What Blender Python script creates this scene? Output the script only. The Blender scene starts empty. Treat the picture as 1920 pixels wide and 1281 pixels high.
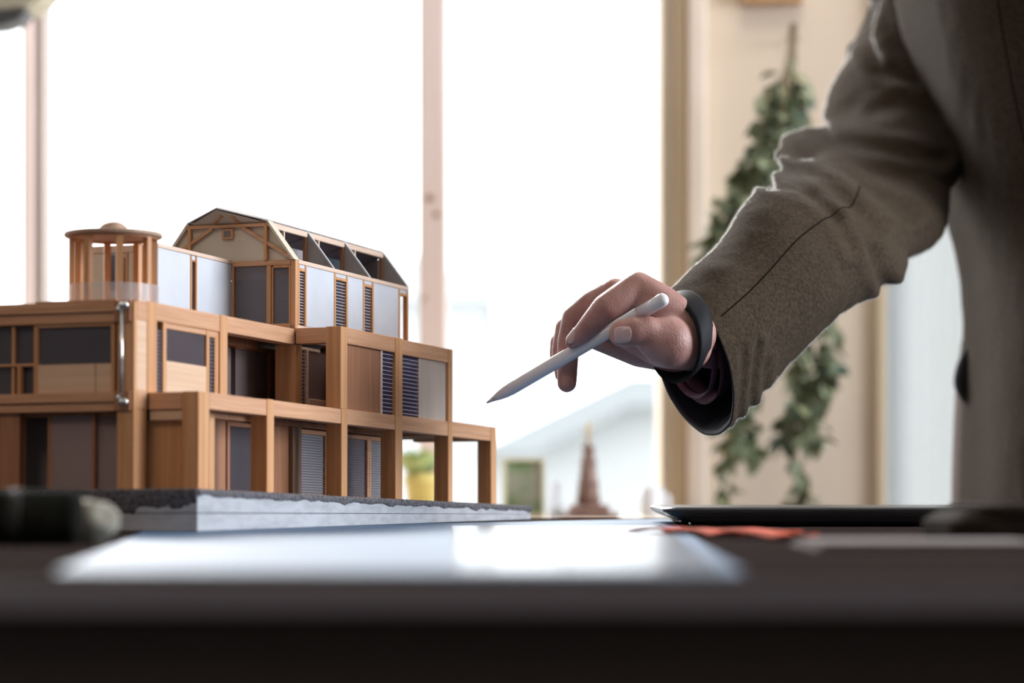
import bpy, bmesh, math, random
from mathutils import Vector, Matrix, noise
random.seed(7)
C = bpy.context.scene.collection
S = bpy.context.scene
# ---------------------------------------------------------------- camera, world, light, exposure
F, PX, PY, ZC = 5069.0, 960.0, 910.0, 0.7759       # focal length in pixels of the 1920 px frame, eye height
TZ = 0.75                                          # table top
def at(x, y, Y): return Vector(((x-PX)/F*Y, Y, ZC+(PY-y)/F*Y))
cd = bpy.data.cameras.new('camera'); cam = bpy.data.objects.new('camera', cd); C.objects.link(cam)
cam.location = (0, 0, ZC); cam.rotation_euler = (math.pi/2, 0, 0)
cd.sensor_width = 36; cd.lens = F/1920*36; cd.shift_y = (PY-640.5)/1920
cd.clip_start = .05; cd.clip_end = 200
cd.dof.use_dof = True; cd.dof.focus_distance = 1.76; cd.dof.aperture_fstop = 6.0
S.camera = cam
w = bpy.data.worlds.new('sky'); S.world = w; w.use_nodes = True
bg = w.node_tree.nodes['Background']; bg.inputs[0].default_value = (.93, .97, 1, 1); bg.inputs[1].default_value = 4.0
S.view_settings.view_transform = 'Standard'; S.view_settings.look = 'None'
S.view_settings.exposure = 0; S.view_settings.gamma = 1; S.view_settings.use_curve_mapping = False
def area(name, loc, target, sx, sy, power, col):
    l = bpy.data.lights.new(name, 'AREA'); l.shape = 'RECTANGLE'; l.size = sx; l.size_y = sy; l.energy = power; l.color = col
    o = bpy.data.objects.new(name, l); C.objects.link(o); o.location = loc
    o.rotation_euler = (Vector(target)-Vector(loc)).to_track_quat('-Z', 'Y').to_euler(); return o
sun = bpy.data.lights.new('sun', 'SUN'); sun.energy = 4.5; sun.angle = math.radians(14); sun.color = (1, .98, .95)
so_ = bpy.data.objects.new('sun', sun); C.objects.link(so_); so_.rotation_euler = Vector((.27, -.85, -.47)).to_track_quat('-Z', 'Y').to_euler()
area('daylight_right_window', (2.85, 1.85, 1.5), (.0, 1.75, .9), 1.8, 1.3, 104, (.84, .91, 1))
area('overhead_fill_light', (-.9, -.6, 2.55), (-.3, 1.7, .8), .8, .8, 13, (1, .82, .64))  # warm overhead lamp out of view, also serving as front fill
area('overhead_fill_light', (.4, 2.55, 2.6), (.5, 3.3, .9), .6, .6, 13, (1, .90, .80))  # added unseen light that only brightens the back wall
# ---------------------------------------------------------------- helpers
def new_mesh_obj(name, verts, faces, mat, parent=None, smooth=False):
    me = bpy.data.meshes.new(name); me.from_pydata([tuple(v) for v in verts], [], faces); me.update()
    if mat: me.materials.append(mat)
    if smooth:
        for p in me.polygons: p.use_smooth = True
    o = bpy.data.objects.new(name, me); C.objects.link(o)
    if parent: o.parent = parent
    return o
def fixn(o):
    bm = bmesh.new(); bm.from_mesh(o.data); bmesh.ops.recalc_face_normals(bm, faces=bm.faces); bm.to_mesh(o.data); bm.free(); return o
def tag(o, label=None, cat=None, group=None, kind=None):
    if label: o['label'] = label
    if cat: o['category'] = cat
    if group: o['group'] = group
    if kind: o['kind'] = kind
    return o
def thing(name, loc, label, cat, group=None):
    o = bpy.data.objects.new(name, None); o.empty_display_size = .02; C.objects.link(o); o.location = loc
    bpy.context.view_layer.update()
    return tag(o, label, cat, group)
def cuboid(name, a, b, mat, parent=None, bev=0.0, seg=2):
    """axis aligned box between corners a and b, with softened edges"""
    c = [(a[i]+b[i])/2 for i in range(3)]; s = [abs(b[i]-a[i]) for i in range(3)]
    bm = bmesh.new(); bmesh.ops.create_cube(bm, size=1)
    for v in bm.verts: v.co = Vector((c[i]+v.co[i]*s[i] for i in range(3)))
    if bev: bmesh.ops.bevel(bm, geom=list(bm.edges), offset=min(bev, min(s)*.45), segments=seg, affect='EDGES', profile=.5)
    me = bpy.data.meshes.new(name); bm.to_mesh(me); bm.free(); me.materials.append(mat)
    o = bpy.data.objects.new(name, me); C.objects.link(o)
    if parent: o.parent = parent
    return o
def prism(name, pts, off, mat, parent=None):
    """polygon pts extruded by vector off"""
    n = len(pts); off = Vector(off); v = [Vector(p) for p in pts]+[Vector(p)+off for p in pts]
    f = [tuple(range(n)), tuple(range(2*n-1, n-1, -1))]+[(i, i+n, (i+1) % n+n, (i+1) % n) for i in range(n)]
    return fixn(new_mesh_obj(name, v, f, mat, parent))
def bar(name, p, q, wd, th, side, mat, parent=None):
    """square stick from p to q; side = direction of its width"""
    p, q = Vector(p), Vector(q); d = (q-p).normalized(); s = Vector(side); s = (s-d*s.dot(d)).normalized(); t = d.cross(s)
    pts = [p+s*a*wd/2+t*b*th/2 for a, b in ((-1, -1), (1, -1), (1, 1), (-1, 1))]
    return prism(name, pts, q-p, mat, parent)
def tube(name, pts, rads, mat, parent=None, n=12, cap=True):
    pts = [Vector(p) for p in pts]; vs = []; fs = []; up = None
    for i, p in enumerate(pts):
        d = (pts[min(i+1, len(pts)-1)]-pts[max(i-1, 0)]).normalized()
        if up is None: up = d.orthogonal().normalized()
        up = (up-d*up.dot(d)).normalized(); s = d.cross(up)
        for k in range(n):
            a = 2*math.pi*k/n; vs.append(p+(up*math.cos(a)+s*math.sin(a))*rads[i])
    for i in range(len(pts)-1):
        for k in range(n): fs.append((i*n+k, i*n+(k+1) % n, (i+1)*n+(k+1) % n, (i+1)*n+k))
    if cap: fs += [tuple(range(n-1, -1, -1)), tuple((len(pts)-1)*n+k for k in range(n))]
    return new_mesh_obj(name, vs, fs, mat, parent, True)
def lathe(name, prof, mat, parent=None, n=40, center=(0, 0, 0)):
    vs = []; fs = []; c = Vector(center)
    for r, z in prof:
        for k in range(n): a = 2*math.pi*k/n; vs.append(c+Vector((r*math.cos(a), r*math.sin(a), z)))
    for i in range(len(prof)-1):
        for k in range(n): fs.append((i*n+k, i*n+(k+1) % n, (i+1)*n+(k+1) % n, (i+1)*n+k))
    o = fixn(new_mesh_obj(name, vs, fs, mat, parent, True))
    return o
# ---------------------------------------------------------------- materials
def mat(name, col, rough=.6, metal=0., **kw):
    m = bpy.data.materials.new(name); m.use_nodes = True; b = m.node_tree.nodes['Principled BSDF']
    b.inputs['Base Color'].default_value = (*col, 1); b.inputs['Roughness'].default_value = rough; b.inputs['Metallic'].default_value = metal
    for k, v in kw.items(): b.inputs[k.replace('_', ' ')].default_value = v
    return m
def mottled(name, c1, c2, scale=(60, 60, 60), rough=.7, detail=4, bump=0., lo=.35, hi=.65, coord='Object', bscale=None, **kw):
    m = mat(name, c1, rough, **kw); nt = m.node_tree; N = nt.nodes; L = nt.links; b = N['Principled BSDF']
    tc = N.new('ShaderNodeTexCoord'); mp = N.new('ShaderNodeMapping'); mp.inputs['Scale'].default_value = scale
    nz = N.new('ShaderNodeTexNoise'); nz.inputs['Scale'].default_value = 1; nz.inputs['Detail'].default_value = detail
    rp = N.new('ShaderNodeValToRGB'); rp.color_ramp.elements[0].position = lo; rp.color_ramp.elements[1].position = hi
    rp.color_ramp.elements[0].color = (*c1, 1); rp.color_ramp.elements[1].color = (*c2, 1)
    L.new(tc.outputs[coord], mp.inputs[0]); L.new(mp.outputs[0], nz.inputs['Vector']); L.new(nz.outputs[0], rp.inputs[0]); L.new(rp.outputs[0], b.inputs['Base Color'])
    if bump:
        bp = N.new('ShaderNodeBump'); bp.inputs['Strength'].default_value = bump; bp.inputs['Distance'].default_value = .001
        if bscale:
            nz2 = N.new('ShaderNodeTexNoise'); nz2.inputs['Scale'].default_value = bscale; nz2.inputs['Detail'].default_value = 3; L.new(tc.outputs[coord], nz2.inputs['Vector']); L.new(nz2.outputs[0], bp.inputs['Height'])
        else: L.new(nz.outputs[0], bp.inputs['Height'])
        L.new(bp.outputs[0], b.inputs['Normal'])
    return m
def plastic_pane(name, col, alpha_mix, rough=.12, tr=.6):
    """thin clear or tinted sheet: transparent, diffuse tint and gloss"""
    m = bpy.data.materials.new(name); m.use_nodes = True; nt = m.node_tree; N = nt.nodes; L = nt.links
    out = N['Material Output']; b = N['Principled BSDF']; b.inputs['Base Color'].default_value = (*col, 1); b.inputs['Roughness'].default_value = rough
    t = N.new('ShaderNodeBsdfTransparent'); t.inputs[0].default_value = (tr, tr, tr, 1); mx = N.new('ShaderNodeMixShader'); mx.inputs[0].default_value = alpha_mix
    L.new(t.outputs[0], mx.inputs[1]); L.new(b.outputs[0], mx.inputs[2]); L.new(mx.outputs[0], out.inputs[0]); return m
WH = mottled('wood_grain_along_beam', (.52, .25, .12), (.70, .39, .225), (14, 14, 420), .55, 5, .15, .3, .7)
WV = mottled('wood_grain_upright', (.53, .24, .09), (.70, .37, .175), (300, 300, 9), .55, 5, .15, .3, .7)
WP = mottled('pale_veneer', (.66, .42, .26), (.76, .53, .36), (9, 9, 330), .55, 5, .1, .3, .7)
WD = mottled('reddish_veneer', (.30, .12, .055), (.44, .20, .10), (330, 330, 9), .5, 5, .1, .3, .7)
WG = mottled('grey_veneer', (.52, .42, .35), (.62, .52, .45), (260, 260, 9), .5, 5, .1, .3, .7)
WL = mottled('light_edge_strip', (.70, .50, .38), (.80, .62, .50), (14, 14, 400), .55, 4, 0, .3, .7)
CARD = mottled('white_card', (.60, .63, .69), (.66, .69, .75), (30, 30, 30), .75, 3)
CREAM = mottled('cream_card', (.66, .58, .46), (.72, .64, .52), (40, 40, 40), .8, 3)
ROOMW = mottled('neutral_wall_paint', (.44, .42, .42), (.47, .45, .45), (3, 3, 3), .85, 3)
GREY = mottled('grey_card', (.27, .25, .25), (.33, .31, .31), (60, 60, 60), .8, 3)
BCARD = mottled('brown_grey_card', (.34, .26, .24), (.42, .33, .31), (30, 30, 30), .8, 2)
DECK = mat('brown_floor_card', (.16, .09, .06), .7)
INNER = mat('charcoal_card', (.22, .19, .19), .8)
MAUVE = mottled('mauve_card', (.26, .19, .18), (.30, .22, .21), (30, 30, 30), .8, 2)
PANE = plastic_pane('smoked_pane', (.12, .105, .12), .68, .12, .6)
PANE2 = plastic_pane('violet_pane', (.085, .065, .13), .8, .12, .6)
BPANE = plastic_pane('brown_tinted_pane', (.34, .26, .26), .6, .1, .85)
GPANE = plastic_pane('grey_tinted_pane', (.19, .165, .18), .55, .1, .9)
CLEAR = plastic_pane('clear_plastic', (.75, .78, .82), .33, .06, .96)
SLAT = mat('white_slat', (.62, .62, .72), .5)
METAL = mat('polished_steel', (.75, .75, .73), .22, 1.)
# ---------------------------------------------------------------- the room
PLASTER = mottled('beige_plaster', (.60, .50, .40), (.64, .54, .43), (3, 3, 3), .85, 3)
PINKW = mottled('pale_pinkish_timber', (.72, .58, .54), (.80, .66, .62), (30, 30, 3), .6, 4, 0, .3, .7)
GREYM = mottled('grey_brown_timber', (.30, .25, .22), (.38, .31, .28), (30, 30, 3), .6, 4)
TAN = mat('tan_timber', (.52, .41, .28), .6)
FLOORM = mottled('oak_floor', (.16, .10, .06), (.22, .14, .09), (2, 30, 2), .5, 4)
CEIL = mat('white_ceiling', (.62, .60, .58), .9)
GLASS = plastic_pane('window_glass', (.9, .95, .95), .03, .03, .98)
WY = 3.3                                                            # the window wall
def struct(o): o['kind'] = 'structure'; return o
def px(x, Y=WY): return (x-PX)/F*Y
def pz(y, Y=WY): return ZC+(PY-y)/F*Y
XL, XR = -3.0, 3.0; YB = -3.0
struct(cuboid('floor', (XL-.1, YB-.1, -.1), (XR+.1, WY+.15, 0), FLOORM))
struct(cuboid('ceiling', (XL-.1, YB-.1, 2.7), (XR+.1, WY+.15, 2.8), CEIL))
struct(cuboid('wall_left', (XL-.1, YB, 0), (XL, WY, 2.7), ROOMW))
rw = thing('wall_right', (0, 0, 0), None, None); struct(rw)
cuboid('wall_panel', (XR, YB, 0), (XR+.1, .9, 2.7), PLASTER, rw); cuboid('wall_panel', (XR, 2.85, 0), (XR+.1, WY, 2.7), PLASTER, rw)
cuboid('wall_panel', (XR, .9, 0), (XR+.1, 2.85, .8), PLASTER, rw); cuboid('wall_panel', (XR, .9, 2.2), (XR+.1, 2.85, 2.7), PLASTER, rw)
struct(cuboid('wall_behind', (XL, YB-.1, 0), (XR, YB, 2.7), ROOMW))
# back wall pieces around the openings
sill_z = pz(968)
x1240, x1660, x1835 = px(1240), px(1660), px(1850)
bw = thing('wall_back', (0, 0, 0), None, None); struct(bw)
cuboid('wall_panel', (x1240, WY, 0), (x1660, WY+.14, 2.7), PLASTER, bw)
cuboid('wall_panel', (x1835, WY, 0), (XR, WY+.14, 2.7), PLASTER, bw)
cuboid('wall_panel', (XL, WY, 0), (x1240, WY+.14, sill_z-.03), PLASTER, bw)
cuboid('wall_panel', (XL, WY, 2.25), (x1240, WY+.14, 2.7), PLASTER, bw)
cuboid('wall_panel', (x1660, WY, 0), (x1835, WY+.14, .35), PLASTER, bw)
cuboid('wall_panel', (x1660, WY, 2.1), (x1835, WY+.14, 2.7), PLASTER, bw)
w1 = thing('window_1', (0, 0, 0), None, None); struct(w1)
def mull(x0, x1, m, y0=WY, y1=WY+.07): return cuboid('window_mullion', (px(x0), y0, sill_z), (px(x1), y1, 2.189), m, w1, .004)
mull(785, 837, PINKW); mull(40, 58, PINKW); mull(59, 76, GREYM, WY+.02, WY+.09)
mull(-900, -860, PINKW); cuboid('window_head', (XL, WY, 2.19), (x1240, WY+.07, 2.25), PINKW, w1, .004)
for xx, yy, r in ((806, 372, 9), (818, 402, 7), (796, 560, 5)):       # knots in the timber
    k = tube('timber_knot', [at(xx, yy, WY+.001), at(xx, yy, WY-.0012)], [r*WY/F, r*WY/F*.7], mat('knot_brown', (.34, .20, .12), .7), w1, 12)
cuboid('window_sill', (XL, WY-.42, sill_z-.03), (x1240+.02, WY+.14, sill_z), mottled('pale_sill_timber', (.60, .50, .38), (.66, .56, .43), (4, 30, 30), .5, 3), w1, .004)
xs = [XL, px(-880), px(49), px(811), x1240]
for i in range(4):
    cuboid('window_pane', (xs[i], WY+.04, sill_z), (xs[i+1], WY+.044, 2.2), GLASS, w1)
# casing boards on the right of the window
cuboid('window_casing', (px(1238), WY-.012, sill_z), (px(1262), WY, 2.3), mottled('casing_beige', (.54, .45, .35), (.58, .49, .39), (20, 20, 3), .6, 3), w1, .002)
cuboid('window_casing', (px(1262), WY-.02, sill_z), (px(1287), WY, 2.3), TAN, w1, .002)
cuboid('window_casing', (px(1287), WY-.03, 0), (px(1322), WY, 2.3), mottled('casing_pink', (.68, .57, .48), (.73, .62, .53), (20, 20, 3), .6, 3), w1, .004)
w2 = thing('window_2', (0, 0, 0), None, None); struct(w2)
BL = bpy.data.materials.new('translucent_blind'); BL.use_nodes = True
nt = BL.node_tree; tl = nt.nodes.new('ShaderNodeBsdfTranslucent'); tl.inputs[0].default_value = (.30, .325, .335, 1)
df = nt.nodes.new('ShaderNodeBsdfDiffuse'); df.inputs[0].default_value = (.6, .62, .65, 1); mx = nt.nodes.new('ShaderNodeMixShader'); mx.inputs[0].default_value = .25
nt.links.new(tl.outputs[0], mx.inputs[1]); nt.links.new(df.outputs[0], mx.inputs[2]); nt.links.new(mx.outputs[0], nt.nodes['Material Output'].inputs[0])
# softly pleated blind cloth
vs, fs = [], []
for i in range(61):
    X = x1660-.01+(x1835-x1660+.02)*i/60; yy = WY+.05+.0015*math.sin(i*1.1)
    vs += [(X, yy, .35), (X, yy, 2.1)]
for i in range(60): fs.append((2*i, 2*i+2, 2*i+3, 2*i+1))
new_mesh_obj('window_blind', vs, fs, BL, w2, True)
cuboid('window_pane', (x1660, WY+.10, .35), (x1835, WY+.104, 2.1), GLASS, w2)
cuboid('window_jamb', (x1660-.012, WY-.012, .33), (x1660, WY+.1, 2.12), TAN, w2, .002)
# top left: beige beam end and dark bracket under the ceiling rail
rail = thing('trim_1', (0, 0, 0), None, None); struct(rail)
Yr = 3.1
prism('slanted_beam', [at(-4890, -60, Yr), at(130, -60, Yr), at(72, -2, Yr), at(42, 12, Yr), at(-60, 26, Yr), at(-4890, 26, Yr)], (0, .08, 0), mat('beam_beige', (.46, .42, .32), .7), rail)
prism('dark_bracket', [at(-4890, 26, Yr), at(-60, 26, Yr), at(50, 19, Yr), at(36, 36, Yr), at(4, 48, Yr), at(-60, 56, Yr), at(-4890, 56, Yr)], (0, .05, 0), mat('bracket_dark', (.06, .06, .065), .6), rail)
# picture frame low edge at the top
pf = thing('picture_frame', at(1445, 0, WY-.01), 'wooden picture frame hanging on the beige wall, only its lower edge in view', 'picture')
inv = pf.matrix_world.inverted()
def loc(p, T): return Vector(p)-T.location
fw = mottled('honey_timber', (.46, .25, .12), (.54, .31, .16), (60, 60, 60), .5, 3)
a0, a1, z0 = px(1388)-pf.location.x, px(1503)-pf.location.x, at(0, 9, WY).z-pf.location.z
cuboid('frame_rail', (a0, -.012, z0), (a1, .01, z0+.014), fw, pf, .002)
cuboid('frame_rail', (a0, -.012, z0+.11), (a1, .01, z0+.124), fw, pf, .002)
cuboid('frame_rail', (a0, -.012, z0+.014), (a0+.012, .01, z0+.11), fw, pf, .002)
cuboid('frame_rail', (a1-.012, -.012, z0+.014), (a1, .01, z0+.11), fw, pf, .002)
cuboid('picture_sheet', (a0+.012, -.002, z0+.014), (a1-.012, .008, z0+.11), mottled('picture_paper', (.5, .45, .38), (.3, .33, .34), (20, 20, 20), .7), pf)
# ---------------------------------------------------------------- outdoors beyond the glass
OUT = mat('pale_render', (.30, .31, .31), .9)
ground = struct(cuboid('trim_2', (-30, WY+.3, -.3), (30, 40, -.1), mottled('outdoor_paving', (.50, .50, .49), (.55, .55, .53), (1, 1, 1), .9))); 
h = thing('neighbour_house', (0, 0, 0), 'pale house with a grey pitched roof outside beyond the window', 'building')
Yh = 12.
prism('roof', [at(880, 850, Yh), at(1182, 704, Yh), at(1300, 704, Yh), at(1300, 760, Yh), at(1182, 760, Yh), at(1000, 850, Yh)], (0, 5, 0), mottled('weathered_roof', (.26, .285, .30), (.28, .305, .32), (1, 1, 1), .9), h)
prism('wall', [at(905, 850, Yh+.2), at(1182, 735, Yh+.2), at(1300, 735, Yh+.2), at(1300, 1300, Yh+.2), at(905, 1300, Yh+.2)], (0, 4.6, 0), mat('white_render', (.38, .40, .41), .9), h)
h2 = thing('distant_roof', (0, 0, 0), 'faint pale roof far beyond the middle window bar', 'building')
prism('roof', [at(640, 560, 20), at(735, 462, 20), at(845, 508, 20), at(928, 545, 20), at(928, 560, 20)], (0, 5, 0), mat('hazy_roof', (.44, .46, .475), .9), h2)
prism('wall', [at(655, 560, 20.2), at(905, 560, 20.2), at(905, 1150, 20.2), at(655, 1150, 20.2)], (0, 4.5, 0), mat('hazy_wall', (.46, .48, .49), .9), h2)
# ---------------------------------------------------------------- table
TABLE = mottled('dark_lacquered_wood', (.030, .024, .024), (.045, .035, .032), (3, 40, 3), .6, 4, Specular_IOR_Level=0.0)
tb = thing('work_table', (0, 1.4, 0), 'large dark glossy work table carrying the wooden building model', 'table')
TX0, TX1, TY0, TY1 = -1.15, 1.0, .76, 2.12
def tl_(x, y, z): return (x, y-1.4, z)
cuboid('tabletop', tl_(TX0, TY0, TZ-.011), tl_(TX1, TY1, TZ), TABLE, tb, .004, 3)
EB = mat('grey_edge_band', (.15, .15, .185), .5)
cuboid('edge_band', tl_(TX0+.004, TY0-.0012, TZ-.0105), tl_(TX1-.004, TY0+.0005, TZ-.0015), EB, tb, .001)
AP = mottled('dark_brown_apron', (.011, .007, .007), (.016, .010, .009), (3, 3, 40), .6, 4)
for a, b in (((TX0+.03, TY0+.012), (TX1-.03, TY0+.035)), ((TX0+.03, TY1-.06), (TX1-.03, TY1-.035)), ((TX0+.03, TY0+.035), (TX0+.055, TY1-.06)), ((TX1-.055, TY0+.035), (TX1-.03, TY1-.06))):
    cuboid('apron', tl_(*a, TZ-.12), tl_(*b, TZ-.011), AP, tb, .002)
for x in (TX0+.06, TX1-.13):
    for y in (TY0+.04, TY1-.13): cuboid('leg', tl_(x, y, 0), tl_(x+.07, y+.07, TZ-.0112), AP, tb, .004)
# ---------------------------------------------------------------- architectural model
O = at(250, 922, 1.52)
U = Vector((1803, F, -130)).normalized(); V = Vector((-14260, F, -125)); V = (V-U*V.dot(U)).normalized(); W = U.cross(V)
MM = Matrix.Identity(4)
for i in range(3): MM[i][0], MM[i][1], MM[i][2], MM[i][3] = U[i], V[i], W[i], O[i]
bm_ = bpy.data.objects.new('building_model', None); C.objects.link(bm_); bm_.matrix_world = MM
tag(bm_, 'wooden architectural scale model of a terraced house with white upper storey and round pavilion', 'scale model')
MI = MM.inverted()
def mbox(name, u0, u1, v0, v1, w0, w1, m, parent=bm_, bev=.0003): return cuboid(name, (u0, v0, w0), (u1, v1, w1), m, parent, bev, 1)
def lp(x, y, p0, p1, p2):
    """point of the local plane p0 p1 p2 that lies on the line of sight through pixel x, y"""
    o = MI @ Vector((0, 0, ZC)); d = (MI @ at(x, y, 1.)) - o; n = (Vector(p1)-Vector(p0)).cross(Vector(p2)-Vector(p0))
    return o+d*((Vector(p0)-o).dot(n)/d.dot(n))
DSLAT = mat('dark_slat', (.16, .13, .15), .5)
def slats(u0, u1, v0, v1, w0, w1, n, parent=bm_, label=None, n_dark=False):
    vs, fs = [], []
    for i in range(n):
        z = w0+(w1-w0)*(i+.5)/n; h = .00019
        b = len(vs); vs += [(a, c, e) for e in (z-h, z+h) for a, c in ((u0, v0), (u1, v0), (u1, v1), (u0, v1))]
        fs += [(b, b+1, b+2, b+3)[::-1], (b+4, b+5, b+6, b+7), (b, b+1, b+5, b+4), (b+1, b+2, b+6, b+5), (b+2, b+3, b+7, b+6), (b+3, b, b+4, b+7)]
    o = new_mesh_obj('louvre_slats', vs, fs, DSLAT if n_dark else SLAT, parent); o['kind'] = 'stuff'; return o
sB = -.032
# floors
mbox('floor_slab', .002, .022, .001, .17, .0495, .0555, DECK); mbox('floor_slab', .022, .500, sB+.003, .17, .0495, .0555, DECK)
mbox('floor_slab', .002, .2260, .001, .17, .1015, .1065, DECK)
mbox('floor_slab', .2260, .418, 0, .12, .1015, .1065, DECK); mbox('floor_slab', .2902, .418, sB+.003, 0, .1015, .1065, DECK)
mbox('ground_slab', .001, .30, .001, .2, -.0005, .0012, DECK)
# back walls of the rooms (charcoal card)
mbox('inner_wall', .04, .30, .080, .082, .001, .0495, INNER); mbox('inner_wall', .04, .33, .070, .072, .0555, .1015, INNER)
mbox('inner_wall', .03, .032, .012, .17, .0555, .1015, INNER)
mbox('inner_wall', .305, .308, .001, .08, .001, .0495, INNER)
# ----- plane A, corner and side beams
mbox('corner_post', 0, .0035, -.0002, .0105, 0, .1075, WV)
mbox('side_panel', .0035, .0158, 0, .003, .0575, .0975, WP); mbox('side_panel', .0035, .0158, 0, .004, .001, .047, WV)
mbox('beam', .0035, .0158, -.0003, .010, .0975, .1085, WH); mbox('beam', .0035, .0158, -.0003, .010, .0470, .0575, WH)
mbox('column', .0158, .0272, -.0004, .010, .0565, .1088, WV)
mbox('beam', .0272, .1105, 0, .010, .0985, .1088, WH)
mbox('column', .1105, .1207, -.0004, .010, .0575, .1090, WV)
mbox('beam', .1207, .2206, 0, .010, .0990, .1090, WH)
mbox('column', .2206, .2312, -.0004, .014, .0575, .0990, WV)      # pillar where the facade steps out
# windows under the first beam
mbox('window_frame', .0272, .0292, .0004, .004, .0575, .0985, WV); mbox('window_pane', .0292, .0368, .0016, .002, .0575, .0940, PANE)
slats(.0292, .0368, .0008, .0012, .058, .094, 16, n_dark=True)
mbox('window_frame', .0368, .0410, .0003, .004, .0575, .0985, WV); mbox('window_frame', .0410, .0935, .0006, .004, .0952, .0985, WH)
mbox('window_pane', .0410, .0935, .0016, .002, .0765, .0955, PANE); mbox('parapet_panel', .0410, .0935, .0004, .002, .0575, .0765, WP)
mbox('window_frame', .0935, .0974, .0003, .004, .0575, .0985, WV); mbox('window_pane', .0974, .1047, .0016, .002, .0575, .0945, PANE)
slats(.0974, .1047, .0008, .0012, .058, .094, 16, n_dark=True)
mbox('window_frame', .1047, .1068, .0004, .004, .0575, .0945, WV); mbox('window_frame', .1074, .1100, .0006, .004, .0575, .0985, WV); mbox('window_frame', .0974, .1074, .0006, .004, .0945, .0985, WH)
mbox('inner_wall', .0272, .1100, .026, .027, .0565, .0985, INNER); mbox('inner_post', .094, .103, .012, .020, .0565, .0985, WP)
# recess under the second beam, glazing at v = .03
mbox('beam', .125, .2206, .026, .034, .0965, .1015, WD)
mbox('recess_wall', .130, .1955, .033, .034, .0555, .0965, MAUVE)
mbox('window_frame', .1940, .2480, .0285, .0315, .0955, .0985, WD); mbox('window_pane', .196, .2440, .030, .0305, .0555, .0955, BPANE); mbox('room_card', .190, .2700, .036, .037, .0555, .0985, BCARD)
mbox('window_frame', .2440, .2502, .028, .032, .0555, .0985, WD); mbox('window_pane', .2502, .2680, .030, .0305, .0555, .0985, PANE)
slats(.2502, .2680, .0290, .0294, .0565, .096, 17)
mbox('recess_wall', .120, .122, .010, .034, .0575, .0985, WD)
# step between plane A and plane B, upper storey
mbox('beam', .2206, .2290, sB+.010, -.0004, .0995, .1095, WH)
mbox('column', .2206, .2312, sB, sB+.0105, .0575, .1100, WV)
# small room between the two pillars
mbox('window_frame', .2312, .262, .0005, .003, .0965, .0985, WL); mbox('window_pane', .2330, .2400, .002, .0025, .0575, .0965, BPANE)
slats(.2330, .2400, .0010, .0014, .060, .0955, 15)
mbox('window_frame', .2400, .2425, .000, .003, .0575, .0975, WL)
mbox('window_pane', .2425, .2760, .002, .0025, .0655, .0965, BPANE); mbox('parapet_panel', .2425, .2790, -.001, .0035, .0575, .0655, WP)
mbox('inner_wall', .2790, .2800, -.028, .03, .0575, .0985, WD); mbox('room_card', .2325, .2785, .0075, .0085, .0575, .0985, BCARD)
# plane B upper storey
mbox('beam', .2312, .3124, sB, sB+.009, .0995, .1098, WH); mbox('column', .3124, .3249, sB-.0004, sB+.010, .0575, .1098, WV)
mbox('beam', .3249, .4112, sB, sB+.009, .0992, .1092, WH); mbox('column', .4112, .4196, sB-.0004, sB+.009, .0575, .1092, WV)
mbox('wall_panel', .2312, .2902, -.0300, -.0285, .0575, .0995, WD)
mbox('window_frame', .2902, .2935, -.0308, -.0280, .0575, .0995, WL)
mbox('window_pane', .2935, .3124, -.0296, -.0292, .0575, .0995, PANE2); slats(.2935, .3124, -.0304, -.0300, .0585, .099, 15)
mbox('window_pane', .3249, .3590, -.0296, -.0292, .0575, .0992, PANE2); slats(.3249, .3590, -.0304, -.0300, .0585, .098, 15)
mbox('window_frame', .3590, .3610, -.0308, -.0285, .0575, .0992, WL); mbox('wall_panel', .3610, .4112, -.0305, -.0285, .0575, .0992, WG)
mbox('inner_wall', .2865, .4190, .010, .011, .0575, .1015, INNER); mbox('end_panel', .4175, .4190, sB+.009, .07, .0575, .0992, WD)
# ----- ground storey, step and plane B
mbox('beam', .0170, .0250, sB+.0105, -.0005, .0470, .0568, WH)
mbox('beam', .0185, .0240, sB+.0105, -.0005, .0410, .0465, WP)
mbox('column', .0172, .0312, sB, sB+.0105, 0, .0570, WV)
mbox('beam', .0312, .1085, sB, sB+.009, .0475, .0570, WH)
bcols = [(.1085, .1184), (.2212, .2308), (.3124, .3249), (.4112, .4197), (.4990, .5100)]
for i, (a, b) in enumerate(bcols):
    mbox('column', a, b, sB-.0004, sB+.0105, .0012, .0575 if i < 4 else .0586, WV)
    if i < 4: mbox('beam', b, bcols[i+1][0], sB, sB+.009, .0478, .0572+.0004*i, WH)
mbox('wall_panel', .0240, .0262, -.0180, .0040, 0, .0410, WV); mbox('window_frame', .0235, .0262, -.0205, -.0180, 0, .0410, WV)
mbox('window_pane', .0245, .0250, -.0225, -.0205, 0, .0410, PANE)
mbox('column', .056, .063, -.0200, -.0130, 0, .0475, WV); mbox('rear_beam', .049, .1085, -.020, -.014, .0440, .0475, WD)
mbox('beam', .5000, .5100, sB+.009, .03, .0478, .0580, WH)
mbox('beam', .4112, .4190, sB+.0105, .05, .0478, .0555, WH); mbox('beam', .3124, .3200, sB+.0105, .03, .0478, .0555, WH)
DP = mottled('dull_brown_post', (.26, .16, .10), (.34, .21, .14), (300, 300, 9), .6, 4)
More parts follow.
